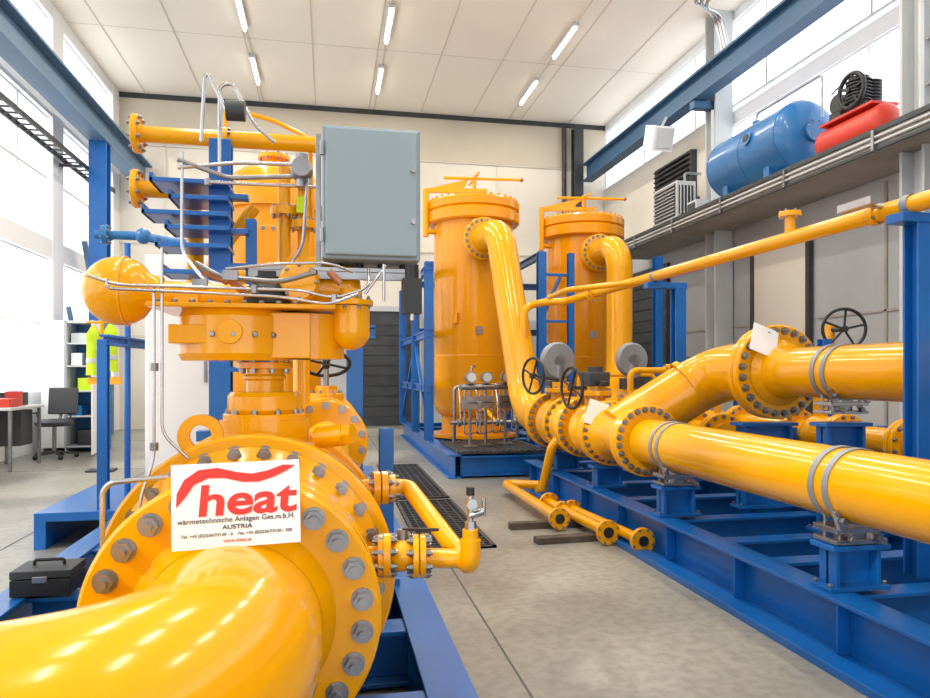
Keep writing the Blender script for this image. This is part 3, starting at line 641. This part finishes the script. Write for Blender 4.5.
b.cyl((.05,3.4,1.04),(.34,3.4,1.04),.042); b.flange((.245,3.4,1.04),(1,0,0),.08,.07,6,.014,gap=True); b.flange((.3,3.4,1.04),(1,0,0),.065,.03,6,.01)
b.tube([(.3,3.4,1.04),(.38,3.4,1.04),(.52,2.72,.86),(.53,2.62,.86),(.53,2.62,.96)],.04,'Y',.06,24)
b.cyl((.1,2.78,.88),(.53,2.72,.86),.038,n=24)
b.flange((.225,2.76,.88),(1,-.1,0),.085,.03,8,.014); b.flange((.35,2.745,.875),(1,-.1,0),.085,.05,8,.014,gap=True)
b.ball((.285,2.755,.88),.065,'Y'); b.cyl((.285,2.755,.93),(.285,2.755,.98),.022,'S'); b.bar((.285,2.755,.98),(.42,2.7,.985),.016,.010,'DK'); b.flange((.2,2.76,.88),(1,-.1,0),.08,.02,8,.012)
b.cyl((.53,2.62,.95),(.53,2.62,1.0),.03,'Y')
b.hexn((.53,2.62,1.0),(0,0,1),.022,.03,'SS'); b.cyl((.53,2.62,1.03),(.53,2.62,1.13),.012,'SS'); b.cyl((.53,2.62,1.05),(.58,2.6,1.07),.014,'SS'); b.cyl((.53,2.58,1.10),(.53,2.62,1.10),.02,'SS'); b.cyl((.53,2.62,1.13),(.53,2.62,1.16),.016,'DK')
b.cyl((.58,2.61,1.05),(.58,2.61,1.12),.008,'SS')
b.done('bypass_valve_assembly')
sg=MB(); sg.bx(-.205,.205,-.004,.004,-.14,.14,'W'); so=sg.done('company_sign',.001)
so.location=(-.293,2.375,1.17); so.rotation_euler=(math.radians(-4),math.radians(-1),math.radians(4)); so.scale=(.97,1,.97)
def txt(s,size,x,z,k,shear=0,off=0,xs=1):
    c=D.curves.new('lettering','FONT'); c.body=s; c.size=size; c.align_x='CENTER'; c.shear=shear; c.offset=off; c.extrude=.0008; c.materials.append(MT[k])
    o=D.objects.new('lettering',c); C.collection.objects.link(o); o.parent=so; o.location=(x,-.0055,z); o.rotation_euler=(math.pi/2,0,0); o.scale=(xs,1,1)
txt('heat',.142,.03,-.030,'SR',.08,.0034,1.28)
txt('wärmetechnische Anlagen Ges.m.b.H.',.0245,0,-.055,'DK')
txt('AUSTRIA',.021,0,-.079,'DK',0,.0002,1.15)
txt('Tel. +43 (0)2236/73130 - 0    Fax +43 (0)2236/73130 - 300',.0148,0,-.100,'DK'); txt('www.heat.at',.018,0,-.122,'SR')
fm=MB(); top=[(-.19,.0),(-.188,.045),(-.165,.09),(-.12,.120),(-.06,.125),(0,.108),(.05,.100),(.10,.108),(.15,.125),(.19,.122),(.165,.106),(.12,.086),(.07,.072),(.02,.074),(-.04,.090),(-.09,.092),(-.135,.072),(-.160,.035)]
n=len(top); fm.add([(x,-.0065,z) for x,z in top]+[(x,-.004,z) for x,z in top],[list(range(n))]+[(i+n,(i+1)%n+n,(i+1)%n,i) for i in range(n)],'SR')
fo=fm.done('flame_logo'); fo.parent=so
b=MB(); b.box((2.80,7.06,1.16),(.22,.008,.26),'W',M=Matrix.Rotation(.3,3,'Y')); b.done('paper_label')
b=MB(); b.box((3.80,5.60,1.88),(.26,.008,.26),'W',M=Matrix.Rotation(.35,3,'Y')@Matrix.Rotation(-.25,3,'X')); b.done('paper_label')

# ================================================================ LEFT BACKGROUND
b=MB(); b.bx(-1.69,-1.08,7.0,7.4,.32,2.70,'W'); b.bx(-1.67,-1.10,6.98,7.0,.35,2.65,'W'); b.bx(-1.16,-1.13,6.95,6.98,1.5,1.7,'S'); b.bx(-1.5,-1.3,6.97,6.98,2.2,2.4,'LG')
b.done('switchgear_cabinet',.008)
b=MB(); b.tube([(-2.3,7.6,2.98),(-1.9,7.6,2.98),(-1.5,7.6,2.92),(-1.3,7.6,2.92)],.045,'TB',.1); b.ball((-1.85,7.6,2.98),.08,'TB'); b.flange((-2.2,7.6,2.98),(1,0,0),.1,.05,8,.012,'TB'); b.cyl((-2.0,7.6,2.9),(-2.0,7.6,.33),.03,'B'); b.cyl((-1.4,7.6,2.9),(-1.4,7.5,2.7),.04,'TB'); b.done('water_pipe')
b=MB(); x0,x1,y0,y1,H=-5.55,-4.45,15.1,15.7,2.62
b.bx(x0,x0+.04,y0,y1,0,H,'LG'); b.bx(x1-.04,x1,y0,y1,0,H,'TB'); b.bx(x0,x1,y1-.03,y1,0,H,'TB'); b.bx(x0,x1,y0,y1,H-.05,H,'LG'); b.bx(x0+.42,x0+.45,y0,y1,0,H,'LG')
for z in(.1,.7,1.2,1.7,2.15): b.bx(x0,x1,y0,y1,z,z+.03,'LG')
b.bx(x0,x0+.42,y0-.02,y0,.1,H,'W')
for i,(x,z,w,h,k) in enumerate([(-5.0,.73,.3,.2,'TB'),(-4.8,1.23,.25,.25,'HV'),(-4.95,1.73,.2,.25,'W'),(-4.7,1.73,.15,.2,'TB'),(-4.75,.13,.35,.3,'DG'),(-4.9,2.18,.3,.2,'LG')]): b.bx(x-w/2,x+w/2,y0+.1,y1-.1,z,z+h,k)
b.box((x1+.05,y0-.45,H/2),(.03,.9,H-.1),'W',rz=.1)
b.done('shelf_cabinet',.005)
b=MB(); b.bx(-5.6,-4.95,12.3,13.6,.98,1.03,'LG'); 
for x in(-5.55,-5.03):
    for y in(12.35,13.5): b.bx(x,x+.05,y,y+.05,0,.98,'S')
b.bx(-5.55,-5.1,13.0,13.5,.35,.95,'DG'); b.bx(-5.4,-5.02,12.4,12.75,1.03,1.17,'RD'); b.bx(-5.3,-5.1,12.9,13.1,1.03,1.28,'RD'); b.bx(-5.5,-5.15,13.15,13.45,1.03,1.25,'DG')
b.done('office_desk',.01)
b=MB(); cx,cy=-5.0,14.2
for i in range(5):
    a=2*math.pi*i/5+.3; b.bar((cx,cy,.12),(cx+.36*math.cos(a),cy+.36*math.sin(a),.08),.05,.04,'DK'); b.ball((cx+.36*math.cos(a),cy+.36*math.sin(a),.045),.045,'DK')
b.cyl((cx,cy,.1),(cx,cy,.6),.035,'S'); b.rev((cx,cy,.6),(0,0,1),[(0,0),(0,.28),(.03,.32),(.08,.33),(.12,.28),(.13,0)],'DG',32)
b.box((cx+.05,cy+.3,1.05),(.5,.08,.5),'DG',M=Matrix.Rotation(-.12,3,'X')); b.bar((cx,cy+.2,.62),(cx+.03,cy+.32,.9),.06,.03,'DK')
for s in(-.3,.3): b.bar((cx+s,cy+.1,.85),(cx+s,cy-.18,.85),.05,.03,'DK'); b.bar((cx+s,cy,.85),(cx+s*.8,cy,.63),.03,.03,'DK')
b.done('office_chair',.02)
b=MB(); hx=-3.6; b.cyl((hx,12.2,0),(hx,12.2,2.5),.03,'Y'); b.bx(hx-.2,hx+.2,12.05,12.35,0,.03,'DG'); b.cyl((hx-.22,12.2,2.4),(hx+.25,12.2,2.4),.02,'Y'); b.bx(hx-.2,hx+.3,12.18,12.22,1.4,1.52,'Y')
for x,z in((hx-.12,1.55),(hx+.14,1.6)): b.rev((x,12.2,z),(0,0,1),[(0,.11),(.25,.10),(.5,.10),(.65,.11),(.75,.05),(.8,.03)],'HV',14,True); b.rev((x,12.2,z),(0,0,1),[(.2,.106),(.2,.11),(.27,.11),(.27,.105)],'LG',14)
b.done('coat_stand')
b=MB(); x0,x1,y0,y1=-1.77,-1.45,4.36,4.62; b.bx(x0,x1,y0,y1,.325,.42,'DK'); b.bx(x0,x1,y0,y1,.425,.47,'DG'); b.bx(-1.65,-1.57,y0-.01,y0,.40,.44,'S'); b.tube([(-1.69,4.5,.47),(-1.69,4.5,.50),(-1.53,4.5,.50),(-1.53,4.5,.47)],.01,'DK',.02,8); b.done('tool_case',.01)

# ================================================================ LIGHT + CAMERA
w=D.worlds.new('sky'); sc.world=w; w.use_nodes=True; nt=w.node_tree; bg=nt.nodes['Background']
bg.inputs[0].default_value=(.95,.97,1,1); bg.inputs[1].default_value=2.55
s=D.lights.new('sun','SUN'); s.energy=3.0; s.angle=.05; s.color=(1,.92,.78); so2=D.objects.new('sun',s); C.collection.objects.link(so2); so2.rotation_euler=(math.radians(52),0,math.radians(-62))
cam=D.cameras.new('camera'); co=D.objects.new('camera',cam); C.collection.objects.link(co)
co.location=(0,0,1.6); co.rotation_euler=(math.radians(90),0,math.radians(-11)); cam.sensor_width=36; cam.lens=36*700/930; cam.shift_y=23/930; cam.clip_start=.05
sc.camera=co
